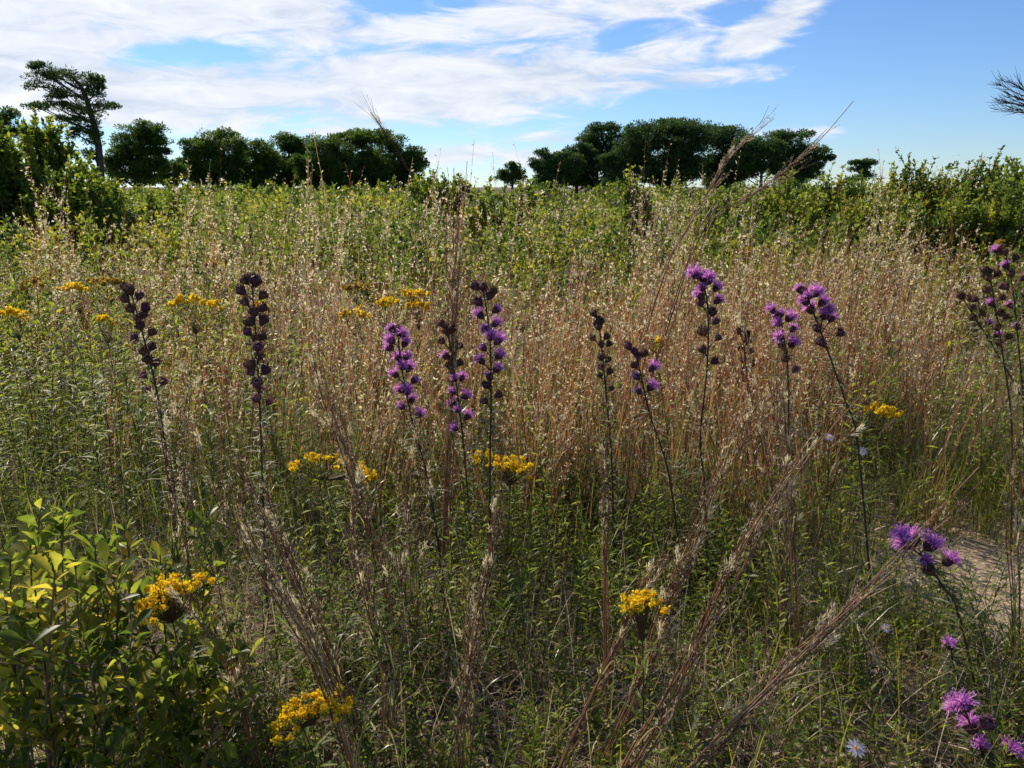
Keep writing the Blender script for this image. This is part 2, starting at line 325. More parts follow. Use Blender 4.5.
    o = d.build('dry_litter', M['litter']); stuff(o, 'dry tan straw and dead leaves strewn over the ground','litter')
undergrowth()

# ------------------------------------------------------------------ far meadow of leafy herbs, up to the tree line
def far_meadow():
    a, st = Acc(), Acc()
    # each plant is a small dome of leafy stems, wide as it is high
    for (n, y0, y1, ns, nl, L, W, h, wd) in ((230,4.4,8,9,30,.050,.021,(.45,.85),.20),(620,7.5,15,9,26,.072,.036,(.65,1.12),.34),(900,15,32,7,22,.13,.07,(.8,1.22),.55),(420,32,60,6,20,.28,.15,(.9,1.3),1.0)):
        x, y = wedge(n, y0, y1, .9); px = pxof(x,y); nz = snoise(x,y,.6 if y0<16 else .3,3)
        dn = np.clip(.6+.8*nz,.05,1)*np.where(px<430,1.15,.8); k = U(0,1,n) < dn; x=x[k]; y=y[k]; nz=nz[k]; m=len(x)
        tb=np.clip(rng.beta(2,2.3,m)+.1*nz,0,1); hb=U(h[0],h[1],m)*(1+.16*nz)
        id_=np.repeat(np.arange(m),ns); N=len(id_); an=U(0,6.28,N); rr=np.sqrt(U(0,1,N)); H=hb[id_]*(1-.28*rr**2)*U(.85,1.06,N)
        l=np.stack([np.cos(an)*rr,np.sin(an)*rr,0*an],1)*(wd/np.maximum(H,.3))[:,None]; P=np.stack([x[id_]+l[:,0]*.1,y[id_]+l[:,1]*.1,gz(x[id_],y[id_])],1)
        cur=stalk_curves(P,H,l,4,1.2); tubes(st,cur,np.linspace(1,.5,4)[None]*.0022*(y0/8+.4)*np.ones((N,1)),3,.5)
        q=N*nl; jd=np.repeat(np.arange(N),nl); t=U(.25,1,q)**.75; p,tg=sample(cur[jd],t)
        p=p+rdir(q)*(wd*.22*U(.1,1,q)*(1.15-t))[:,None]; d=unit(rdir(q)+tg*.7); sz=U(.5,1.15,q)
        leaves(a,p,d,rdir(q),L*sz,W*sz,np.clip(np.repeat(tb[id_],nl)+rng.normal(0,.12,q),0,1),K=1,droop=.15)
    o = a.build('meadow_herbs', M['herb']); stuff(o, 'yellow-green leafy herbs and low shrubs reaching back to the tree line','meadow plants')
    st.build('stem', M['greystem'], o)
far_meadow()

# ------------------------------------------------------------------ shrubs
def make_shrub(name, label, cat, base, w, h, dep, leafL, leafW, nleaf, mat, group=None, ncl=26, tip=None, tdist=.5, tops=None):
    """twiggy shrub: stems rise from the base and carry leaf sprays; base at ground, w/h/dep overall size"""
    root = thing(name, label, cat, base, group); B = np.array(base, float)
    fo, st = Acc(), Acc()
    if tops is None:
        a = U(0,6.28,ncl); r = np.sqrt(U(0,1,ncl)); top = np.stack([np.cos(a)*r*w/2, np.sin(a)*r*dep/2, h*(1-.38*r**2)*U(.84,1.02,ncl)],1)
    else: top = np.array(tops, float); ncl = len(top)
    tops3 = B+top
    k = np.linspace(0,1,5)[None,:,None]; b0 = B+top*np.array([.18,.18,0])
    cur = b0[:,None]+(tops3-b0)[:,None]*k+ (rdir(ncl)*.05*h)[:,None]*np.sin(k*math.pi)
    tubes(st, cur, np.linspace(1,.3,5)[None]*.011*h*np.ones((ncl,1)), 4, U(0,1,ncl))
    # secondary twigs
    nt = ncl*9; id_ = np.repeat(np.arange(ncl),9); p,tg = sample(cur[id_], U(.28,1,nt)); d = unit(tg+rdir(nt)*.9+np.array([0,0,.35])); L=U(.10,.30,nt)*h*.75
    kk = np.linspace(0,1,3)[None,:,None]; tw = p[:,None]+d[:,None]*L[:,None,None]*kk+np.array([0,0,.04*h])*kk**2
    tubes(st, tw, np.array([[.004,.003,.0015]])*h*np.ones((nt,1)), 3, U(0,1,nt))
    ti = np.repeat(np.clip(rng.normal(.45,.22,ncl),0,1), 9)
    j = rng.integers(0, nt, nleaf); p,tg = sample(tw[j], U(.15,1,nleaf))
    d = unit(tg*.6+rdir(nleaf)+np.array([0,0,.25])); s=U(.55,1.15,nleaf)
    leaves(fo, p, d, np.array([0,0,1.])+rdir(nleaf)*.9, leafL*s, leafW*s, np.clip(ti[j]+rng.normal(0,.14,nleaf),0,1), K=1, prof='oval', droop=.15)
    part(st,'stem',M['greystem'],root); part(fo,'foliage',M[mat],root)
    if tip:
        n = int(ncl*26*tdist); j = rng.integers(0, nt, n); e = tw[j,-1]+rdir(n)*.03*h+np.array([0,0,.02]); acc=Acc()
        leaves(acc, e, rdir(n), rdir(n), leafL*.5, leafL*.4, U(0,1,n), K=1); part(acc,'flower_cluster',M[tip],root)
    return root
def far_shrubs():
    # dark leafy shrub at the left edge
    def S(px, ptop, d, wpx, **k):
        b = ground_at(px, d); t = at(px, ptop, d); return b, wpx/FPX*d, t[2]-b[2]
    specs = [  # name,label,px,topy,d,wpx,leaf,mat,nleaf,tip
      ('leafy_shrub','tall dark green leafy shrub in front of the flat-topped pine at the left edge','shrub',50,124,11.5,104,.07,.036,'shrub',8000,None,None),
      ('leafy_shrub','dense dark green shrub cut off by the left edge of the picture','shrub',-5,136,11,100,.07,.036,'shrub',6000,None,None),
      ('leafy_shrub','low green shrub at the foot of the tall left shrub','shrub',88,168,10.5,90,.06,.03,'shrub',4200,None,None),
      ('leafy_shrub','pale green young bush standing out before the right pine grove','shrub',632,168,11,34,.06,.03,'yshrub',700,None,None),
      ('leafy_shrub','bright green bush to the right of the tall central grass plume','shrub',507,172,12,70,.07,.034,'yshrub',1500,None,None),
      ('leafy_shrub','broad yellow-green shrub at the left end of the right-hand bank','shrub',778,175,13,90,.06,.03,'yshrub',2600,None,'shrubs banked along the right side'),
      ('leafy_shrub','mid green shrub of the right bank below the small lone pine','shrub',838,172,12,80,.06,.03,'yshrub',2600,None,'shrubs banked along the right side'),
      ('leafy_shrub','yellow-tipped upright shrub between the lone pine and the bare tree','shrub',905,160,11,74,.05,.026,'yshrub',3200,'ochre','shrubs banked along the right side'),
      ('leafy_shrub','tallest shrub in the middle of the right bank','shrub',962,158,10.5,78,.05,.026,'yshrub',3400,'ochre','shrubs banked along the right side'),
      ('leafy_shrub','big green shrub reaching up at the right edge below the bare branches','shrub',1032,138,10,90,.055,.028,'shrub',4600,None,'shrubs banked along the right side'),
      ('leafy_shrub','yellowish shrub in front of the yellow-tipped one','shrub',872,186,9.5,90,.05,.024,'yshrub',2600,'ochre','shrubs banked along the right side'),
      ('leafy_shrub','dark leafy shrub low in the right bank','shrub',935,190,8.8,90,.05,.024,'shrub',2600,None,'shrubs banked along the right side'),
      ('leafy_shrub','leafy shrub at the right edge standing before the biggest one','shrub',1000,178,8.6,100,.05,.024,'yshrub',3000,None,'shrubs banked along the right side'),
      ('leafy_shrub','low yellow-green shrub left of the bank under the right grove','shrub',720,186,12,80,.05,.026,'yshrub',1800,None,None),
      ('leafy_shrub','dark green bush in the distance between the two groves','shrub',440,174,18,70,.1,.05,'shrub',1500,None,None),
      ('leafy_shrub','green bush beneath the left grove near the leaning dark tree','shrub',150,184,14,90,.07,.035,'shrub',1900,None,None),
    ]
    for i,(px,py,w_) in enumerate(((118,180,60),(175,178,60),(222,181,54),(262,180,60),(310,181,64),(352,182,52),(392,181,60),(428,179,40),(552,180,56),(612,181,50),(668,180,70),(735,181,60),(790,180,64))):
        specs.append(('scrub_bush','low dark scrub bush at the foot of the %s grove on the skyline'%('left' if px<500 else 'right'),'bush',px,py,36,w_,.11,.06,'shrub',700,None,'dark scrub under the %s grove'%('left' if px<500 else 'right')))
    for (nm,lab,cat,px,py,d,wpx,LL,LW,mat,nl,tip,grp) in specs:
        b,w,h = S(px,py,d,wpx); make_shrub(nm,lab,cat,b,w*1.2,h*.93,w*.9,LL*1.25,LW*1.35,int(nl*3.4),mat,grp,ncl=28 if nl<2000 else 60,tip=tip)
far_shrubs()

# ------------------------------------------------------------------ trees on the skyline
def tree(name, label, d, trunk, clumps, mat, leaf=(.16,.32), dens=1.0, group=None, flat=1.0, trad=.16, cat='pine tree', fill=2, flatb=.7):
    base = ground_at(trunk[0][0], d); root = thing(name, label, cat, base, group)
    ppm = FPX/d; tr, cr = Acc(), Acc()
    pts = [at(p[0], p[1], d) for p in trunk]; pts[0] = base
    c = polyline(pts, 12)[None]; tubes(tr, c, np.linspace(1,.35,12)[None]*trad, 6, .5)
    full = []
    for q in clumps:                       # each main mass carries smaller ones on its rim
        full.append(q)
        for _ in range(fill):
            a = U(0,6.28); f = U(.45,.8); full.append((q[0]+math.cos(a)*q[2]*.85, q[1]+math.sin(a)*q[3]*.85, q[2]*f, q[3]*f))
    for q in full:
        cx, cy, rx, ry = q[:4]; ce = at(cx, cy, d); rx/=ppm; ry/=ppm; ry*=flat
        dy = U(-1,1)*rx*.7; ce = ce+np.array([0,dy,0])
        # limb from the trunk
        i = np.argmin(np.abs(c[0,:,2]-(ce[2]-.55*abs(ce[0]-c[0,6,0])-ry*.3))); s0 = c[0,i]
        lc = polyline([s0, s0*.5+ce*.5+np.array([0,0,-.15*rx]), ce],6)[None]
        tubes(tr, lc, np.linspace(.42,.12,6)[None]*trad*.62, 4, .5)
        m = 7; e = ce+rdir(m)*np.array([rx,rx,ry])*.7; kk=np.linspace(0,1,3)[None,:,None]
        tubes(tr, ce+(e-ce)[:,None]*kk, np.array([[.2,.12,.05]])*trad*np.ones((m,1)),3,.5)
        # sub-clumps of needles on the shell
        ns = int(max(8, 30*dens*(rx*ry)**.5)); v = rdir(ns); v[:,2]=np.where(v[:,2]<-.2, v[:,2]*flatb, v[:,2])
        sc_ = ce+v*np.array([rx,rx*.9,ry])*(U(.25,1,ns)**.5)[:,None]
        n = ns*64; id_=np.repeat(np.arange(ns),64); sr=U(.20,.46,ns)[id_]*(rx*ry)**.25
        p = sc_[id_]+rdir(n)*sr[:,None]*np.array([1.15,1.15,.6])*(U(0,1,n)**.4)[:,None]
        L = U(leaf[0],leaf[1],n); dd = unit(unit(p-sc_[id_])+rdir(n)*.7+np.array([0,0,.25]))
        leaves(cr, p, dd, rdir(n), L, L*.42, np.clip(np.repeat(U(.1,.9,ns),64)+rng.normal(0,.15,n),0,1), K=1)
    part(tr,'trunk',M['bark'],root); part(cr,'crown',M[mat],root); return root
def trees():
    LG='dark trees of the left grove on the skyline'; RG='dark pines of the right grove on the skyline'
    tree('pine_tree','tall flat-topped windswept pine with ragged tiers at the left of the skyline',36,[(103,188),(99,150),(92,118),(82,88),(68,74)],
      [(55,72,20,4),(72,76,28,8),(88,84,16,9),(46,88,20,4.5),(66,95,18,4),(38,107,10,3),(97,105,13,6),(84,112,24,8),(72,118,12,5),(92,126,14,8),(96,140,10,9),(90,152,8,8),(42,66,8,2.5),(52,105,14,3),(97,92,8,6),(80,135,8,6)],'pine',(.07,.13),.9,trad=.17,fill=1,flat=.72)
    tree('broad_tree','dark oval tree with a thick trunk right of the flat-topped pine',40,[(136,190),(137,165),(140,140)],[(146,128,14,9),(128,134,14,9),(150,142,12,9),(132,150,14,10),(146,158,13,10),(122,146,12,10),(118,160,8,8),(158,152,8,4),(126,170,12,11),(148,172,12,11),(136,178,14,9),(114,168,9,9),(158,168,8,8)],'broad',(.08,.16),1.1,LG,cat='tree')
    tree('broad_tree','dark tree crown peeping above the shrub at the far left edge',38,[(2,190),(2,140)],[(4,118,12,7),(-6,126,14,9),(8,132,10,7)],'broad',(.08,.16),1,LG,cat='tree')
    tree('broad_tree','small low dark tree in the gap before the left grove',48,[(170,190),(170,174)],[(168,166,9,6),(176,172,10,6),(160,175,9,5),(168,179,16,6)],'broad',(.09,.18),1,LG,cat='tree')
    data=[('round dark tree at the left end of the left grove',[(212,190),(214,150)],[(212,139,18,9),(196,148,16,9),(228,150,14,10),(205,162,16,11),(225,166,14,10),(188,162,8,8)]),
      ('thin sparse-crowned tree between the two darkest trees of the left grove',[(255,190),(255,150)],[(250,148,14,8),(264,150,12,7),(244,164,12,9),(262,168,10,8)]),
      ('dark tree right of the sparse one in the left grove',[(290,190),(289,150)],[(283,142,14,8),(300,145,14,8),(284,158,16,9),(304,164,14,10)]),
      ('mid-green dark tree near the middle of the left grove',[(325,190),(325,150)],[(322,143,16,8),(336,150,14,8),(318,160,14,9),(336,168,14,9)]),
      ('tallest darkest tree of the left grove',[(362,190),(362,150)],[(358,134,14,6),(350,143,16,9),(371,143,15,9),(356,158,18,10),(374,162,12,10),(348,170,12,8)]),
      ('rounded tree at the right end of the left grove',[(396,190),(395,155)],[(392,140,14,8),(384,152,13,9),(404,153,12,9),(398,165,17,8),(380,168,9,8),(412,161,6,4)])]
    for i,(lab,tk,cl) in enumerate(data):
        x0=tk[0][0]; cl=cl+[(x0-13,172,11,10),(x0+13,174,11,10),(x0,166,14,12),(x0-2,180,13,7),(x0-20,166,9,10),(x0+20,165,9,10),(x0-12,182,12,7),(x0+13,182,12,7)]
        tree('broad_tree',lab,50+2*(i%3),tk,cl,'broad',(.10,.19),1.05 if i!=1 else .55,LG,cat='tree')
    tree('pine_tree','tiny dark pine poking up just left of the right grove',62,[(513,190),(512,172)],[(512,168,6,4),(518,173,7,4),(505,175,7,4),(512,179,12,6)],'pine',(.10,.19),1)
    data=[('short outlying pine at the left end of the right grove',[(556,190),(554,168)],[(552,156,12,5),(545,164,10,5),(562,165,9,6),(550,172,10,5)]),
      ('narrow pine second from the left of the right grove',[(577,190),(576,160)],[(575,150,12,6),(568,160,9,8),(584,160,10,8),(575,172,9,7)]),
      ('bare-trunked pine left of the domed pines',[(596,190),(598,160),(604,146)],[(604,133,17,6),(596,143,14,8),(618,142,14,8),(606,152,16,8),(590,155,12,10),(616,162,10,9),(588,170,9,8)]),
      ('pine with a bare stem under the high dome of the grove',[(622,190),(626,160),(634,142)],[(636,136,16,8),(628,148,14,9),(642,158,14,11),(640,174,12,7)]),
      ('big domed pine at the crest of the right grove',[(672,190),(674,150)],[(664,126,20,6),(686,127,20,6),(650,136,16,8),(676,138,24,10),(700,138,18,9),(664,154,22,12),(690,156,22,12),(656,172,20,8),(684,174,22,8)]),
      ('sloping-crowned pine right of the domed one',[(728,190),(724,155)],[(712,132,16,6),(730,137,18,7),(718,148,20,10),(736,152,14,9),(720,166,16,9)]),
      ('pine left of the gap in the right grove',[(760,190),(762,162)],[(758,142,18,6),(748,150,12,7),(768,152,14,8),(758,160,14,9),(742,164,11,9),(768,168,10,7)]),
      ('low spreading pine with a ragged tail at the right end of the grove',[(795,190),(793,160)],[(790,140,20,6),(806,150,18,6),(780,152,16,8),(798,160,16,7),(822,158,10,3.5),(788,171,14,6)])]
    for i,(lab,tk,cl) in enumerate(data):
        x0=tk[0][0]; cl=cl+([] if i in (2,6) else [(x0-9,178,11,8),(x0+11,175,12,9),(x0+2,165,15,11),(x0-13,166,10,9),(x0+15,163,10,9),(x0-4,183,14,6)])
        tree('pine_tree',lab,52+2*(i%3),tk,cl,'pine',(.10,.19),1.15,RG)
    tree('pine_tree','small lone dark pine low on the skyline right of the grove',58,[(863,190),(862,172)],[(861,164,9,3.2),(869,162,6,2.5),(857,169,7,3),(863,177,11,6)],'pine',(.08,.16),1)
trees()
def bare_tree():
    base = ground_at(1090, 22); root = thing('bare_tree','bare leafless branches reaching in at the right edge above the shrubs','tree',base)
    a, b = Acc(), Acc()
    pts=[base, at(1088,150,22), at(1078,105,22), at(1060,80,22)]; tubes(a, polyline(pts,10)[None], np.linspace(1,.4,10)[None]*.13, 7, .4)
    o0 = at(1078,112,22); n=22; tgt=[at(U(1002,1030),U(76,112),22)+np.array([0,U(-.6,.6),0]) for _ in range(n)]
    cur=np.stack([polyline([o0, o0*.45+t*.55+np.array([0,0,.10*U(-1,1)-.12]), t],7) for t in tgt]); tubes(b, cur, np.linspace(1,.2,7)[None]*.022*np.ones((n,1)),4,.4)
    m=n*16; j=rng.integers(0,n,m); p,tg=sample(cur[j],U(.35,1,m)); d=unit(tg+rdir(m)*.5); L=U(.15,.45,m); k=np.linspace(0,1,4)[None,:,None]
    tubes(b, p[:,None]+d[:,None]*L[:,None,None]*k+np.array([0,0,.05])*k*k, np.linspace(1,.4,4)[None]*.008*np.ones((m,1)),3,.4)
    part(a,'trunk',M['bark'],root); part(b,'branch',M['bark'],root)
bare_tree()

# ------------------------------------------------------------------ blazing star plants
def head_meshes():
    D = {}
    def cup(mat, L, r, name, open_=0):
        a = Acc(); z = np.linspace(0,1,8); rr = r*np.array([.22,.42,.66,.88,1.0,1.0,.85,.4]) if not open_ else r*np.array([.25,.6,.82,.9,.92,.94,.95,.8])
        c = np.zeros((1,8,3)); c[0,:,2]=z*L; tubes(a, c, rr[None], 10, .25)
        n=70; zz=U(.05,.95,n); an=U(0,6.28,n); rad=np.interp(zz,z,rr); o=np.stack([np.cos(an),np.sin(an),0*an],1)
        leaves(a, o*rad[:,None]*.92+np.array([0,0,1.])*(zz*L)[:,None], o*.55+np.array([0,0,1.]), o, r*.55, r*.42, U(.1,1,n), droop=-.1, K=2)
        o_=a.build(name,M[mat]); me=o_.data; bpy.data.objects.remove(o_); return me
    D['bud']=cup('bud',.034,.0145,'flower_head'); D['old']=cup('oldbud',.032,.0150,'flower_head'); D['pink']=cup('pinkbud',.028,.0140,'flower_head'); D['cup']=cup('bud',.022,.0115,'flower_head',1)
    for nm, sc_, n in (('florets',1.0,150),('florets_small',.62,90)):
        a=Acc(); v=rdir(n); v[:,2]=np.abs(v[:,2])*.9+.12; v=unit(v); k=np.linspace(0,1,4)[None,:,None]; L=U(.016,.029,n)*sc_
        s0=np.array([0,0,.017])+v*.004; c=s0[:,None]+v[:,None]*L[:,None,None]*k+np.array([0,0,.004])*np.sin(k*3.14)+rdir(n)[:,None]*.003*k**2
        strips(a,c,np.array([[.6,1,.9,.25]])*.0022*np.ones((n,1)),rdir(n),U(0,1,n))
        m=46; p=c[rng.integers(0,n,m),-1]; leaves(a,p,rdir(m),rdir(m),.006,.0025,U(.5,1,m),K=1)
        o_=a.build('floret_tuft',M['purple']); D[nm]=o_.data; bpy.data.objects.remove(o_)
    return D
HM = head_meshes()
def place(me, name, parent, p, d, s):
    o = bpy.data.objects.new(name, me); C.objects.link(o); o.parent = parent; o.location = p
    q = Vector(d).to_track_quat('Z','Y'); o.rotation_mode='QUATERNION'; o.rotation_quaternion = q; o.scale=(s,s,s); return o
def blazing_star(label, d, path, heads, hr, group=None, s=1.0, leaf=True, base=None, spr=1.0):
    heads=''.join(heads)
    """path px list top -> bottom (then down to the ground); heads: list of kinds from top down, hr = share of the stem they fill"""
    top = [at(x,y,d) for x,y in path]
    if base is None:
        dx=(top[-1][0]-top[-2][0])/max(.02,(top[-2][2]-top[-1][2])); b=top[-1].copy(); b[0]+=dx*b[2]*.5; b[2]=gz(b[0],b[1]); 
    else: b = base
    pts=[b]+top[::-1]; cur=polyline(pts,16)
    if hr>1:
        zb=at(512,hr,d)[2]; zz=cur[:,2]; hr=1-np.interp(zb,np.sort(zz),np.linspace(0,1,16)[np.argsort(zz)])
    root=thing('blazing_star',label,'wildflower',b,group)
    st=Acc(); tubes(st,cur[None],np.linspace(1,.55,16)[None]*.0036,6,U(0,.6)); 
    seg=np.linalg.norm(np.diff(cur,axis=0),axis=1); tot=seg.sum(); n=len(heads)
    pl=[]
    for i,kd in enumerate(heads):
        t=1-(i/max(1,n-1))*hr if n>1 else 1.
        p,tg=sample(cur[None],np.array([t])); p=p[0]; tg=tg[0]
        if i==0: dr=tg; off=.0
        else:
            a=i*2.6+U(-.5,.5); dr=unit(np.array([math.cos(a)*1.0,math.sin(a)*.75,1.0])+rng.normal(0,.12,3)+tg*.1); off=U(.010,.030)*spr
        q=p+dr*off; pl.append((p,q,dr,kd))
    for (p,q,dr,kd) in pl: 
        if np.linalg.norm(q-p)>.002: tubes(st,np.linspace(p,q,3)[None],np.full((1,3),.0016),4,.4)
    part(st,'stem',M['liastem'],root)
    lf=Acc(); m=150 if leaf else 16; t=U(.03,1-hr*.5,m); p,tg=sample(np.repeat(cur[None],m,0),t); a=np.arange(m)*2.4; o=np.stack([np.cos(a),np.sin(a),0*a],1)
    leaves(lf,p,o+tg*.3+rng.normal(0,.15,(m,3)),tg,U(.026,.056,m)*(1.6-t),.0050,U(.2,1,m),droop=.3,K=3,prof='lin'); part(lf,'foliage',M['lialeaf'],root)
    for (p,q,dr,kd) in pl:
        loc=Vector(q-np.array(root.location)); ss=s*U(.88,1.14)
        if kd in 'PQ':
            h=place(HM['cup'],'flower_head',root,loc,dr,ss*1.08); f=bpy.data.objects.new('floret_tuft',HM['florets' if kd=='P' else 'florets_small']); C.objects.link(f); f.parent=h
        else: place(HM[{'b':'bud','o':'old','k':'pink'}[kd]],'flower_head',root,loc,dr,ss*(1 if kd!='b' else .95))
def blazing_stars():
    b=blazing_star
    b('blazing star with dark unopened buds leaning left, nearest the left edge',2.15,[(132,296),(143,335),(158,398),(168,470)],'boobobooboobooookkk',400,s=.84)
    b('tall straight blazing star with brown buds above and faded pink heads below',2.1,[(252,284),(256,340),(260,410),(263,500),(264,540)],'bobobooboobbookoobkkkkk',414,s=.86)
    b('purple blazing star left of the close pair, its florets all down the spike',2.2,[(398,334),(402,370),(412,420),(430,490)],'bQPQPPQPPPPPQPPPQP',422,s=.74)
    b('blazing star with bare dark tip and low purple heads, left of the close pair',2.3,[(447,330),(455,375),(462,430),(468,500)],'ooobooQobQPQPPQPP',434,s=.74)
    b('taller blazing star of the close pair, dark budded on top and purple beneath',2.2,[(484,293),(490,340),(491,400),(490,470)],'bbobbQPPQPPQPPQQbok',408,s=.80)
    b('slim blazing star with small brown withered heads right of the centre',2.35,[(599,322),(602,352),(606,392),(612,470)],'oooooooooookook',394,s=.64)
    b('short blazing star with a dark tip and three purple heads below it',2.25,[(636,356),(641,375),(650,415),(670,480)],'bboboPQPQ',402,s=.78)
    b('blazing star topped with purple heads over a long budded dark stem',2.25,[(703,282),(708,310),(707,370),(700,440),(705,490)],'PPPPQPPQbobokob',366,s=.82)
    b('dim brown withered blazing star behind the two right-hand purple ones',2.9,[(742,335),(746,360),(748,400),(748,450)],'ooooooooook',396,s=.8)
    b('blazing star crowded with rounded purple heads on a stem leaning to the right',2.2,[(806,296),(815,316),(826,346),(845,400),(858,445)],'bQPPQPPQPPQbob',352,s=.80,spr=1.25)
    b('purple blazing star close beside the rounded leaning one, stem straight',2.3,[(781,318),(784,340),(788,375),(788,470)],'QPPQPQPPQok',378,s=.78,spr=1.3)
    b('blazing star with mixed dull purple heads at the right edge, upper one',2.8,[(1006,256),(1013,290),(1018,340),(1024,420)],'oQoQoQoQQoQ',335,s=.85,spr=1.2)
    b('leaning dark-headed blazing star left of the one at the right edge',2.7,[(964,300),(975,318),(995,350),(1030,420)],'oooooooQoQo',352,s=.72)
    b('half-opened brown and violet blazing star behind the leaning dark one',2.6,[(990,275),(994,300),(1002,350),(1012,430)],'oooookooQoooo',345,s=.76)
    # flowers low at the right
    b('bent blazing star with a big purple cluster beside the bare sand patch',1.75,[(912,548),(925,560),(942,585),(958,612)],'PPPPQPo',580,s=1.0,spr=1.1)
    b('single small purple flower head on a low stem below the sand patch',1.62,[(951,650),(954,668),(962,700)],'Q',.3,s=.8)
    b('bright purple blazing star in the lower right corner',1.42,[(966,712),(975,738),(990,770)],'PPkPQP',768,s=.92,spr=1.25)
blazing_stars()

# ------------------------------------------------------------------ goldenrods
def goldenrod(label, d, arcs, base_px, n=420, fs=.0062, mat='yellow', leafy=22, group=None, th=.014, stemr=.0022):
    """arcs: list of px polylines the flower plumes follow"""
    y=arcs[0][0][1]; mid=at(arcs[0][len(arcs[0])//2][0], arcs[0][len(arcs[0])//2][1], d)
    b=np.array([at(base_px,y,d)[0], d+.03, 0]); b[2]=gz(b[0],b[1]); root=thing('goldenrod',label,'wildflower',b,group)
    st,fl,lf=Acc(),Acc(),Acc(); hub=mid*.82+b*.18
    cur=polyline([b,(b+hub)/2+np.array([.01,0,0]),hub],10); tubes(st,cur[None],np.linspace(1,.6,10)[None]*stemr,5,.6)
    for arc in arcs:
        P=np.stack([at(x,yy,d+U(-.05,.05)) for x,yy in arc]); m=max(3,int(n/len(arcs)/26)); c=polyline(P,14)[None]
        for t in np.linspace(0,1,m):
            q,_=sample(c,np.array([t])); tubes(st,polyline([hub,hub*.4+q[0]*.6-np.array([0,0,.004]),q[0]],4)[None],np.full((1,4),.0009),3,.6)
        k=n//len(arcs); nc=max(6,k//22); ct=U(0,1,nc); cc,_=sample(np.repeat(c,nc,0),ct); cc=cc+rng.normal(0,1,(nc,3))*th*np.array([.9,1.6,.55])
        id_=rng.integers(0,nc,k); p=cc[id_]+rdir(k)*U(.1,1,k)[:,None]*th*.75
        for _ in range(2): leaves(fl,p,rdir(k),rdir(k),U(.7,1.2,k)*fs,fs*.75,U(0,1,k),K=1)
        m=k//3; p=cc[rng.integers(0,nc,m)]+rdir(m)*th*.9-np.array([0,0,.006]); leaves(lf,p,rdir(m),rdir(m),.008,.003,U(0,1,m),K=1)
    t=U(.1,.98,leafy); p,tg=sample(np.repeat(cur[None],leafy,0),t); a=np.arange(leafy)*2.4; o=np.stack([np.cos(a),np.sin(a),0*a],1)
    leaves(lf,p,o+tg*.5,tg,U(.04,.075,leafy),.009,U(.2,.9,leafy),droop=.25,K=3,prof='lin')
    part(st,'stem',M['liastem'],root); part(lf,'foliage',M['sprig'],root); part(fl,'flower_cluster',M[mat],root)
def goldenrods():
    g=goldenrod
    g('arching golden plume of goldenrod over the broad-leaved bush at the lower left',1.42,[[(146,618),(150,600),(166,584),(184,582),(206,586)],[(150,606),(168,590),(200,590)],[(147,612),(154,592),(176,584)]],176,n=1700,fs=.0064,th=.011)
    g('arching goldenrod plume at the bottom left, below and right of the first plume',1.30,[[(276,742),(280,722),(296,704),(318,700),(345,708)],[(280,730),(294,712),(324,704)],[(310,708),(330,702),(350,712)]],322,n=1600,fs=.006,th=.010)
    g('small golden goldenrod head low in the middle right of the picture',1.33,[[(618,614),(630,604),(645,597),(662,606)],[(632,604),(650,598)]],645,n=760,fs=.0056,th=.010)
    g('flat-topped goldenrod beside the slender brown stalks left of centre',2.35,[[(286,470),(302,461),(322,458),(345,462),(356,470)],[(355,470),(372,476)]],330,n=1000,fs=.0078,th=.013)
    g('wide flat goldenrod cluster at the foot of the close pair of blazing stars',2.35,[[(470,457),(490,457),(512,462),(536,472)],[(500,462),(530,468)]],500,n=900,fs=.0078,th=.013)
    g('bright yellow flat goldenrod head alone at the right',2.6,[[(866,412),(880,410),(900,414)]],884,n=360,fs=.010,th=.011,leafy=10)
    G='yellow goldenrod heads in the left and middle distance'
    far=[('goldenrod head nearest the left edge of the picture',3.3,[(4,312),(14,310),(27,316)],15),
     ('dull goldenrod pair of tufts above the one nearest the left edge',4.2,[(22,286),(34,280),(44,286)],33),
     ('loose goldenrod head between the left edge and the dark-budded spike',3.9,[(62,290),(76,286),(92,290)],78),
     ('bright round goldenrod tuft left of the dark-budded spike',3.3,[(96,318),(104,318),(113,324)],105),
     ('faint goldenrod sprays above the round tuft at the left',4.4,[(88,284),(108,280),(124,284)],106),
     ('bright goldenrod cluster just right of the dark-budded spike',3.1,[(170,306),(180,299),(192,298),(204,303),(221,304)],192),
     ('goldenrod tuft peeping out behind the tall straight dark spike',3.1,[(256,306),(262,303),(270,309)],263),
     ('goldenrod head left of the purple spikes, by reddish grass',3.5,[(342,314),(354,310),(368,315)],354),
     ('goldenrod strand above the purple spikes',3.8,[(374,306),(392,302),(404,304)],388),
     ('upper right goldenrod tuft above the purple spikes',3.6,[(406,296),(414,291),(426,294)],416),
     ('lower tuft beneath the upper right one above the purple spikes',3.6,[(408,305),(418,302),(427,306)],418),
     ('small orange-yellow goldenrod tuft above the short three-flowered spike',3.4,[(652,342),(660,340),(666,343)],660),
     ('tiny goldenrod speck in the grass below the left skyline',6,[(206,264),(214,263)],210),
     ('tiny goldenrod speck among the tan grass near the right skyline',6,[(742,252),(748,251)],745),
     ('small golden tuft high up near the right edge',5,[(996,246),(1003,244)],1000),
     ('faint goldenrod pair left of the upper right tuft, in mid-distance',4.5,[(346,288),(358,285),(368,288)],357)]
    for lab,d,arc,bx in far:
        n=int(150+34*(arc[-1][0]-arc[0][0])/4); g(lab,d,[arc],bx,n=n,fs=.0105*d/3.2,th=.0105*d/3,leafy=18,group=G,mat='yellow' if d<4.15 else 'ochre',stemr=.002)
goldenrods()

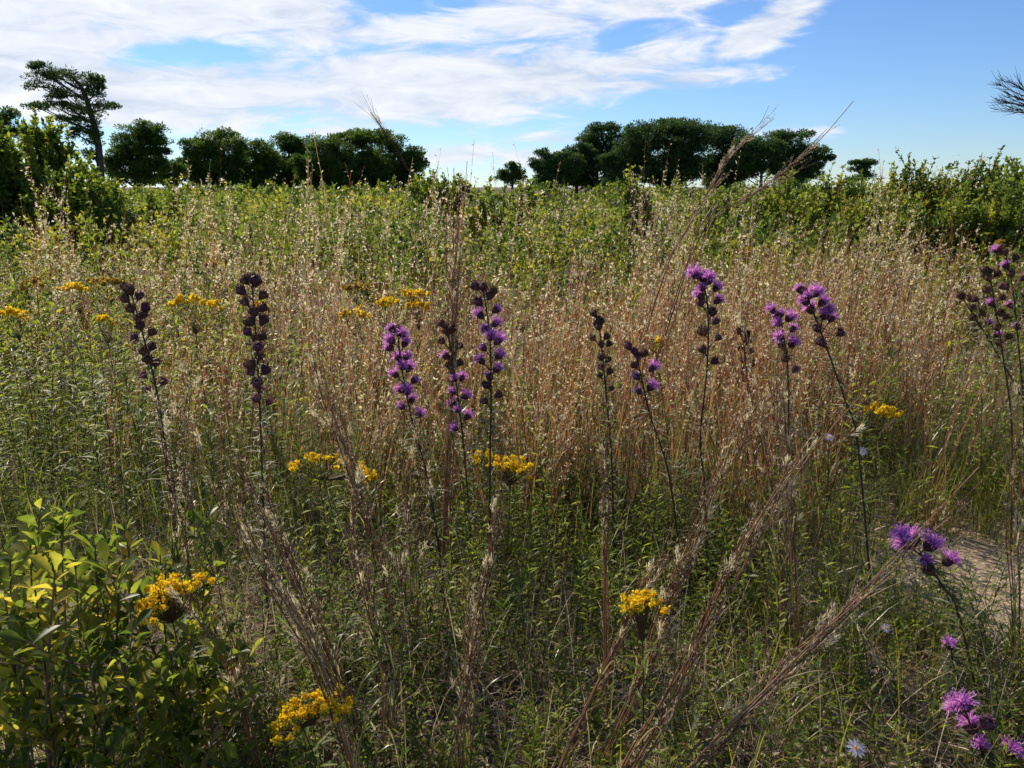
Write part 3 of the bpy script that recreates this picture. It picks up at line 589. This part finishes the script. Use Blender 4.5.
# ------------------------------------------------------------------ small asters
def aster(label, px, py, d, s=1.0, tilt=(-.1,-.55,.85)):
    p=at(px,py,d); b=np.array([p[0]+.01,p[1]+.02,0]); b[2]=gz(b[0],b[1]); root=thing('aster',label,'wildflower',b)
    st=Acc(); tubes(st,polyline([b,(b+p)/2+np.array([.012,0,0]),p],8)[None],np.full((1,8),.0012),4,.8); part(st,'stem',M['liastem'],root)
    D=unit(np.array(tilt,float)); u=unit(np.cross(D,[0,0,1.])); v=np.cross(D,u); n=13; a=np.arange(n)*2*math.pi/n+U(-.1,.1,n)
    o=np.cos(a)[:,None]*u+np.sin(a)[:,None]*v; A=Acc(); leaves(A,p+o*.002,o+D*.12,D+0*o,.0125*s*U(.85,1.1,n),.0038*s,U(0,1,n),droop=.1,K=3,fold=.1); part(A,'petal',M['lilac'],root)
    k=60; q=Acc(); e=rdir(k); e=e-D*(e@D)[:,None]; leaves(q,p+e*.0032*s+D*.001,D+rdir(k)*.5,rdir(k),.0028,.0016,U(0,1,k),K=1); part(q,'flower_centre',M['yellow'],root)
aster('pale lilac daisy-like aster with yellow centre at the bottom edge',856,748,1.42,1.5)
aster('small lilac aster in the green left of the lower purple head',886,628,1.75,.9)
aster('tiny lilac aster where the long leaning stalk crosses the green tuft',829,437,2.5,1.3)
aster('tiny lilac aster just right of and below the other tiny one',862,451,2.5,1.4)

# ------------------------------------------------------------------ broad-leaved bushes in the lower left
def bayberry():
    def bush(label, d, tips, nwh=9, LL=.05, yel=.0, dep=.12):
        bx=np.mean([t[0] for t in tips]); b=at(bx,700,d); b[2]=gz(b[0],b[1]); root=thing('broad_leaved_bush',label,'bush',b)
        st,fo=Acc(),Acc(); B=np.array(root.location); ends=[]
        for (x,y) in tips:
            e=at(x,y,d+U(-dep,dep)); base=B+np.array([(e[0]-B[0])*.35,(e[1]-B[1])*.5,0]); c=polyline([base,base*.5+e*.5+rng.normal(0,.02,3),e],10); tubes(st,c[None],np.linspace(1,.5,10)[None]*.003,5,U(0,1)); ends.append(c)
        cu=np.stack(ends); T=len(cu); nt=T*3; j=np.repeat(np.arange(T),3); p,tg=sample(cu[j],U(.4,.9,nt)); dd=unit(tg*.7+rdir(nt)*np.array([1,.8,.5])); L=U(.05,.13,nt); k=np.linspace(0,1,6)[None,:,None]
        tw=p[:,None]+dd[:,None]*L[:,None,None]*k+np.array([0,0,.03])*k*k; tubes(st,tw,np.linspace(1,.6,6)[None]*.0016*np.ones((nt,1)),4,.5)
        for cv,t0,nl in ((cu,.45,20),(tw,.25,nwh+1)):
            m=len(cv); n=m*nl; id_=np.repeat(np.arange(m),nl); t=np.tile(np.linspace(t0,1,nl),m); p,tg=sample(cv[id_],t); a=np.tile(np.arange(nl)*2.4,m)+np.repeat(U(0,6,m),nl)
            o=np.stack([np.cos(a),np.sin(a),0*a],1); dr=unit(o*U(.6,1.1,n)[:,None]+tg*U(.2,.9,n)[:,None]+np.array([0,0,.35])+rng.normal(0,.2,(n,3))); s=U(.5,1.15,n)
            leaves(fo,p,dr,np.array([0,0,1.])+o*-.4+rng.normal(0,.45,(n,3)),LL*1.02*s,LL*.44*s,np.clip(np.repeat(rng.normal(.38+yel,.2,m),nl)+rng.normal(0,.13,n),0,1),droop=.12,K=5,prof='obov',fold=.22)
        part(st,'stem',M['greystem'],root); part(fo,'foliage',M['baby'],root,smooth=True)
    bush('broad-leaved yellow-green bush with orange-tinged leaves cut off by the left edge',1.28,[(10,560),(-15,580),(30,545),(55,570),(5,600),(35,590),(-10,640),(30,650)],yel=.10)
    bush('tallest broad-leaved bush at the left, its leaf sprays above the golden plume',1.5,[(28,528),(60,520),(95,545),(75,560),(120,560),(52,560),(100,590),(130,600),(20,560)],LL=.052,yel=.03)
    bush('dark broad-leaved bush in the lower left corner',1.2,[(20,690),(60,670),(95,700),(120,660),(-10,720),(50,740),(85,640),(10,650)],LL=.045,yel=-.15)
    bush('broad-leaved bush with upright leaf rosettes between the two golden plumes',1.32,[(135,690),(155,670),(180,685),(205,700),(150,715),(230,690),(120,720),(190,735),(170,655)],LL=.045,yel=.02)
    bush('small dark leafy bush directly under the first golden plume',1.5,[(150,640),(190,640),(215,630),(235,655),(170,660),(205,670)],LL=.04,yel=-.12)
    bush('small leafy bush behind the golden plume, half hidden by the leaning grass',1.75,[(130,545),(160,555),(180,548),(205,570),(228,560)],LL=.045,yel=-.02)
bayberry()

# ------------------------------------------------------------------ near bunch grass, one thing per clump
def near_clump(label, d, path, n=7, spread=.03, rad=.0014, nfl=60, fluff_t=.35, group=None, blades=3, base_d=None, name='bunchgrass', topspread=1.0):
    """path px polyline, bottom -> top"""
    P=[at(x,y,d+(0 if base_d is None else (base_d-d)*(1-i/(len(path)-1)))) for i,(x,y) in enumerate(path)]
    # carry the lowest point on down to the ground
    v=P[0]-P[1]
    if P[0][2]>.03:
        t=min(P[0][2]/max(.3*np.linalg.norm(v),-v[2]),2.5); b=P[0]+v*t*.8; b[2]=gz(b[0],b[1]); P=[b]+P
    root=thing(name,label,'grass',P[0],group); st,bl,fl,hd=Acc(),Acc(),Acc(),Acc()
    K=12; base=polyline(P,K); cur=[]
    for i in range(n):
        te=U(.6,1.0) if i else 1.; c=polyline(base,40)[:max(6,int(40*te))]; c=polyline(c,K)
        o=rng.normal(0,1,3)*spread*np.array([1,.7,.3]); k=np.linspace(0,1,K)[:,None]; w=rng.normal(0,1,3)*.011
        cur.append(c+o*(.25+.75*k)*topspread+w*np.sin(k*U(3,7)))
    cur=np.stack(cur); tubes(st,cur,np.linspace(1,.4,K)[None]*rad*U(.9,1.7,n)[:,None],5,np.clip(rng.normal(.42,.25,n),0,1))
    # side branches held close to the stalk
    m=n*11; j=np.repeat(np.arange(n),11); t=U(fluff_t,.95,m); p,tg=sample(cur[j],t); L=U(.05,.13,m); sd=rdir(m); k=np.linspace(0,1,4)[None,:,None]
    br=p[:,None]+tg[:,None]*L[:,None,None]*k+sd[:,None]*L[:,None,None]*U(.08,.42,m)[:,None,None]*k**1.3; tubes(st,br,np.linspace(1,.4,4)[None]*rad*.6*np.ones((m,1)),3,np.clip(rng.normal(.35,.25,m),0,1))
    # silky hairs at joints, plus seeds
    q=int(n*nfl*.7); jj=rng.integers(0,m,q); cen_t=U(.1,1,q); p,tg=sample(br[jj],cen_t); p=p+rdir(q)*.0012
    for _ in range(3): leaves(fl,p,unit(tg*.8+rdir(q)*.62),rdir(q),U(.005,.011,q),U(.0006,.0012,q),U(.2,1,q),K=1)
    # denser fluff knots
    kn=max(3,int(n*1.6)); ki=rng.integers(0,m,kn); kp,kt=sample(br[ki],U(.7,1,kn)); q=kn*34; id_=rng.integers(0,kn,q)
    leaves(fl,kp[id_]+rdir(q)*.006*U(0,1,q)[:,None]-kt[id_]*U(0,.025,q)[:,None],unit(kt[id_]*1.3+rdir(q)*.7),rdir(q),U(.008,.016,q),U(.0008,.0016,q),U(.3,1,q),K=1)
    q=n*26; jj=rng.integers(0,m,q); p,tg=sample(br[jj],U(.1,1,q)); leaves(hd,p,unit(tg+rdir(q)*.25),rdir(q),U(.006,.010,q),.0017,U(0,1,q),K=2)
    # blades from lower nodes
    if blades:
        m=n*blades; j=np.repeat(np.arange(n),blades); p,tg=sample(cur[j],U(.02,.5,m)); sd=unit(rdir(m)*np.array([1,1,.1])); L=U(.10,.26,m); k=np.linspace(0,1,7)[None,:,None]
        c=p[:,None]+tg[:,None]*L[:,None,None]*(.95*k-.45*k**2.4)+sd[:,None]*L[:,None,None]*.42*k**1.4; strips(bl,c,np.interp(np.linspace(0,1,7),[0,.2,.8,1],[.7,1,.6,.05])[None]*U(.0025,.0048,m)[:,None],unit(np.cross(sd,[0,0,1.])),U(.1,1,m))
        part(bl,'blade',M['blade'],root)
    part(st,'stalk',M['nearstalk'],root); part(fl,'seed_fluff',M['fluff'],root); part(hd,'seed_spikelet',M['bluestem'],root)
def near_clumps():
    c=near_clump
    c('longest slanting grass stalk sweeping up to the sand patch at the right',1.22,[(690,768),(740,715),(800,658),(860,600),(930,530),(1008,450)],n=7,spread=.009,topspread=.75,nfl=75,rad=.0015,fluff_t=.12,blades=1)
    c('slanting reddish grass bundle rising from the bottom toward the lilac asters',1.28,[(632,768),(676,695),(712,610),(748,545),(800,460),(852,398)],n=8,spread=.010,topspread=.75,nfl=75,rad=.0016,fluff_t=.15,blades=1)
    c('grass bundle crossing left of the main slanting one, fluffy at its top',1.45,[(604,768),(640,690),(668,600),(695,540),(730,450),(778,372)],n=9,spread=.016,topspread=.75,nfl=75,rad=.0013,fluff_t=.35,blades=2)
    c('leftmost slanting grass stalk at the bottom, tan below and dark red above',1.4,[(560,768),(590,700),(618,640),(640,596),(672,550)],n=5,spread=.008,rad=.0016,nfl=30,blades=1)
    c('large reddish fluffy grass clump leaning left between the two golden plumes',1.30,[(342,740),(315,660),(280,600),(245,545),(225,490),(200,420)],n=8,spread=.016,rad=.0012,fluff_t=.25,blades=3)
    c('second grass clump leaning left just behind the large fluffy one',1.5,[(345,700),(320,640),(292,575),(262,500),(245,455)],n=8,spread=.02,rad=.0014,fluff_t=.35,blades=3)
    c('upright reddish grass clump in front of the close pair of blazing stars',1.42,[(462,768),(466,700),(474,620),(486,540),(492,470)],n=9,spread=.013,rad=.0014,fluff_t=.4,blades=4)
    c('thin dark red stalk standing alone right of the centre, at the slim brown spike',1.7,[(607,600),(606,540),(605,470),(604,400)],n=4,spread=.006,rad=.0014,nfl=24,blades=2)
    c('tall central grass plume rising above the skyline',2.3,[(446,470),(450,400),(452,320),(455,240),(460,160)],n=11,spread=.020,rad=.0016,fluff_t=.45,blades=2)
    c('upright silky grass clump at the left below the dark-budded spike',1.75,[(186,560),(181,500),(176,440),(174,395)],n=8,spread=.022,rad=.0013,nfl=90,fluff_t=.35,blades=3)
    c('reddish grass clump rising left of the flat-topped goldenrod',2.0,[(395,640),(375,540),(355,470),(330,390),(320,330)],n=12,spread=.04,rad=.0013,fluff_t=.4,blades=4)
    c('loose green and red grass clump left of centre at the bottom',1.5,[(385,768),(390,690),(380,620),(372,540),(378,480)],n=8,spread=.03,rad=.0013,nfl=30,fluff_t=.5,blades=5)
    c('long seed stalk leaning right against the sky above the right grove',3.1,[(700,240),(740,205),(780,178),(815,148),(856,101)],n=4,spread=.012,rad=.0019,nfl=70,fluff_t=.4,blades=0)
    c('shorter feathery stalk leaning right against the sky before the grove',3.0,[(660,290),(690,230),(715,185),(735,150),(774,112)],n=4,spread=.014,rad=.0016,nfl=90,fluff_t=.4,blades=0)
    c('thin dark grass tip sticking up over the left grove',3.2,[(420,215),(405,165),(392,138),(374,116)],n=2,spread=.005,rad=.0014,nfl=6,fluff_t=.7,blades=0)
    c('fluffy pink-tan grass clump between the two purple spikes right of centre',2.0,[(778,560),(772,480),(760,400),(750,330),(745,290)],n=10,spread=.035,rad=.0013,fluff_t=.35,blades=4)
    c('straight red-brown stalk left of the straight purple spike at the right',1.9,[(796,600),(792,520),(786,440),(781,380)],n=4,spread=.010,rad=.0015,nfl=20,blades=2)
    c('sparse tan grass clump at the right edge above the sand patch',1.8,[(1015,600),(1012,530),(1022,450),(1030,380)],n=5,spread=.03,rad=.0013,fluff_t=.4,blades=4)
    c('short fluffy grass sprays in front of the left purple spike',1.9,[(415,600),(410,540),(408,470),(402,400)],n=7,spread=.022,rad=.0013,nfl=60,fluff_t=.4,blades=3)
    c('low fluffy stalks at the lower left, leaning left beside the golden plume',1.36,[(262,768),(240,690),(222,640),(205,600),(190,560)],n=5,spread=.014,rad=.0013,nfl=30,fluff_t=.4,blades=2)
near_clumps()
def mid_clumps():
    """single clumps of the nearest ranks of the meadow, copied"""
    G='bunchgrass clumps in the near middle of the meadow'
    L=['knee-high reddish bunchgrass clump with silky tufts standing in the near middle of the meadow','tan bunchgrass clump heavy with white fluff in the near middle of the meadow']
    protos=[]
    spots=[]
    for r,(d,step) in enumerate(((2.7,95),(3.1,80),(3.6,72))):
        for px in np.arange(260 if r<2 else 60, 1010, step): spots.append((px+U(-25,25), d+U(-.15,.15)))
    for k in range(5):
        st,bl,fl=Acc(),Acc(),Acc(); N=16; B=np.stack([rng.normal(0,.035,N),rng.normal(0,.035,N),0*np.zeros(N)],1); lean=rng.normal(0,.16,(N,3))+np.array([.05,0,0]); lean[:,2]=0
        bluestem(st,bl,fl,B,U(.6,1.02,N),lean,.0017,34 if k%2 else 14,(.008,.016),4,3,K=6,fw=.35)
        r=thing('bunchgrass',L[k%2],'grass',(0,0,0),G); part(st,'stalk',M['bluestem'],r); part(bl,'blade',M['blade'],r); part(fl,'seed_fluff',M['fluff'],r); protos.append(r)
    for i,(px,d) in enumerate(spots):
        p=protos[i%5]
        if i<5: r=p
        else:
            r=p.copy(); C.objects.link(r)
            for ch in list(p.children): q=ch.copy(); C.objects.link(q); q.parent=r
        g=ground_at(px,d); r.location=tuple(float(v) for v in g); r.rotation_euler=(0,0,U(-.7,.7)); s=U(.85,1.1); r.scale=(s,s,s)
mid_clumps()

# ------------------------------------------------------------------ sky, sun, camera
SUN_AZ = R(-38); SUN_EL = R(38)     # azimuth from the view direction, negative = left
def world():
    w = bpy.data.worlds.new('World'); sc.world = w; w.use_nodes = True; nt = w.node_tree; nt.nodes.clear(); N = nt.nodes.new; Lk = nt.links.new
    out = N('ShaderNodeOutputWorld'); sky = N('ShaderNodeTexSky'); sky.sky_type='NISHITA'; sky.sun_disc=False
    sky.sun_elevation=SUN_EL; sky.sun_rotation=SUN_AZ; sky.air_density=1.0; sky.dust_density=0.0; sky.ozone_density=3.0; sky.altitude=0
    b1 = N('ShaderNodeBackground'); b1.inputs[1].default_value=SKYS; wb=N('ShaderNodeMix'); wb.data_type='RGBA'; wb.blend_type='MULTIPLY'; wb.inputs[0].default_value=1; wb.inputs[7].default_value=(.72,.90,1.2,1); Lk(sky.outputs[0],wb.inputs[6]); Lk(wb.outputs[2], b1.inputs[0])
    def mth(op,a,b=None,c=None,clamp=False):
        n=N('ShaderNodeMath'); n.operation=op; n.use_clamp=clamp
        for i,v in enumerate((a,b,c)):
            if v is None: continue
            if isinstance(v,(int,float)): n.inputs[i].default_value=v
            else: Lk(v,n.inputs[i])
        return n.outputs[0]
    tc=N('ShaderNodeTexCoord'); sx=N('ShaderNodeSeparateXYZ'); Lk(tc.outputs['Generated'],sx.inputs[0])
    az=mth('ARCTAN2',sx.outputs[0],sx.outputs[1]); el=mth('ARCSINE',sx.outputs[2])
    cx=N('ShaderNodeCombineXYZ'); Lk(az,cx.inputs[0]); Lk(mth('MULTIPLY',el,1.0),cx.inputs[1])
    # wind-drawn coordinate: tilted and stretched
    mp=N('ShaderNodeMapping'); mp.inputs['Rotation'].default_value=(0,0,R(-10)); mp.inputs['Scale'].default_value=(5,15,1); Lk(cx.outputs[0],mp.inputs[0])
    n1=N('ShaderNodeTexNoise'); n1.inputs['Scale'].default_value=1.0; n1.inputs['Detail'].default_value=5; n1.inputs['Roughness'].default_value=.6; n1.inputs['Distortion'].default_value=.5; Lk(mp.outputs[0],n1.inputs['Vector'])
    mp2=N('ShaderNodeMapping'); mp2.inputs['Rotation'].default_value=(0,0,R(-8)); mp2.inputs['Scale'].default_value=(12,48,1); mp2.inputs['Location'].default_value=(3,1,4); Lk(cx.outputs[0],mp2.inputs[0])
    n2=N('ShaderNodeTexNoise'); n2.inputs['Scale'].default_value=1.0; n2.inputs['Detail'].default_value=4; n2.inputs['Roughness'].default_value=.62; n2.inputs['Distortion'].default_value=.9; Lk(mp2.outputs[0],n2.inputs['Vector'])
    w1=mth('MULTIPLY',mth('SUBTRACT',n1.outputs[0],.5),.9); w2=mth('MULTIPLY',mth('SUBTRACT',n2.outputs[0],.5),.55)
    wob=mth('ADD',w1,w2)
    # banks of cloud at their bearings: (px, py, rx, ry, tilt, strength)
    E=[(200,-40,480,80,0,1.15),(150,98,300,40,3,1.0),(60,60,260,46,0,1.1),(430,85,230,45,3,1.05),(560,75,170,38,6,1.0),(660,82,120,14,4,.9),(520,18,150,24,-4,.9),(640,8,120,18,5,.8),(770,27,66,20,24,1.0),(680,48,70,9,14,.62),
       (340,132,100,9,0,.75),(455,155,80,13,3,.85),(555,138,60,8,0,.8),(540,158,70,12,0,.85),(800,132,60,9,0,.7),(200,128,60,7,0,.6),(-200,70,180,50,0,1.1),(410,3,60,12,0,-.8),(180,54,60,10,6,-.8),(100,135,60,8,0,-.4),(0,118,22,14,0,-.6),(620,45,36,10,20,-.5)]
    pos=None; neg=None
    for (px,py,rx,ry,tl,s) in E:
        r=ray(px,py); a=math.atan2(r[0],r[1]); e=math.asin(r[2]/np.linalg.norm(r)); ca,sa=math.cos(R(tl)),math.sin(R(tl)); rx/=FPX; ry/=FPX
        da=mth('SUBTRACT',az,a); de=mth('SUBTRACT',el,e)
        u=mth('ADD',mth('MULTIPLY',da,ca/rx),mth('MULTIPLY',de,sa/rx)); v=mth('ADD',mth('MULTIPLY',da,-sa/ry),mth('MULTIPLY',de,ca/ry))
        q=mth('ADD',mth('MULTIPLY',u,u),mth('MULTIPLY',v,v)); g=mth('MULTIPLY',mth('POWER',2.718,mth('MULTIPLY',q,-.9)),abs(s))
        if s>0: pos=g if pos is None else mth('MAXIMUM',pos,g)
        else: neg=g if neg is None else mth('ADD',neg,g)
    # elsewhere in the sky: scattered cloud behind and overhead
    f=mth('ADD',mth('SUBTRACT',pos,neg),mth('MULTIPLY',wob,1.5))
    mr=N('ShaderNodeMapRange'); mr.interpolation_type='SMOOTHSTEP'; mr.inputs[1].default_value=.36; mr.inputs[2].default_value=.80; mr.inputs[4].default_value=.93; Lk(f,mr.inputs[0])
    cc=ramp(nt,[(.46,.54,.68),(.76,.79,.86),(1,.985,.96)],mth('ADD',mth('MULTIPLY',mth('SUBTRACT',n2.outputs[0],.5),1.3),mth('MULTIPLY',n1.outputs[0],.95)))
    b2=N('ShaderNodeBackground'); b2.inputs[1].default_value=CLOUD; Lk(cc,b2.inputs[0])
    mx=N('ShaderNodeMixShader'); Lk(mr.outputs[0],mx.inputs[0]); Lk(b1.outputs[0],mx.inputs[1]); Lk(b2.outputs[0],mx.inputs[2]); Lk(mx.outputs[0],out.inputs[0])
CLOUD=.87; SKYS=.086
world()
sc.world.cycles.sampling_method='MANUAL'; sc.world.cycles.sample_map_resolution=256
sl = bpy.data.lights.new('sun','SUN'); sl.energy=5.0; sl.angle=R(.5); sl.color=(1,.91,.78); so=bpy.data.objects.new('sun',sl); C.objects.link(so)
dv = Vector((math.sin(SUN_AZ)*math.cos(SUN_EL), math.cos(SUN_AZ)*math.cos(SUN_EL), math.sin(SUN_EL))); so.rotation_mode='QUATERNION'; so.rotation_quaternion = dv.to_track_quat('Z','Y'); so.location=dv*30
cam = bpy.data.cameras.new('camera'); co=bpy.data.objects.new('camera',cam); C.objects.link(co); co.location=(0,0,CAMH); co.rotation_euler=(math.pi/2-PITCH,0,0)
cam.sensor_width=36; cam.lens=36*FPX/1024; cam.clip_start=.05; cam.clip_end=8000; sc.camera=co
sc.view_settings.view_transform='Standard'; sc.view_settings.look='None'; sc.view_settings.exposure=0.38; sc.view_settings.gamma=1
sc.cycles.use_adaptive_sampling=True; sc.cycles.adaptive_threshold=.035; sc.cycles.max_bounces=7; sc.cycles.diffuse_bounces=4; sc.cycles.glossy_bounces=1; sc.cycles.transmission_bounces=5; sc.cycles.transparent_max_bounces=4
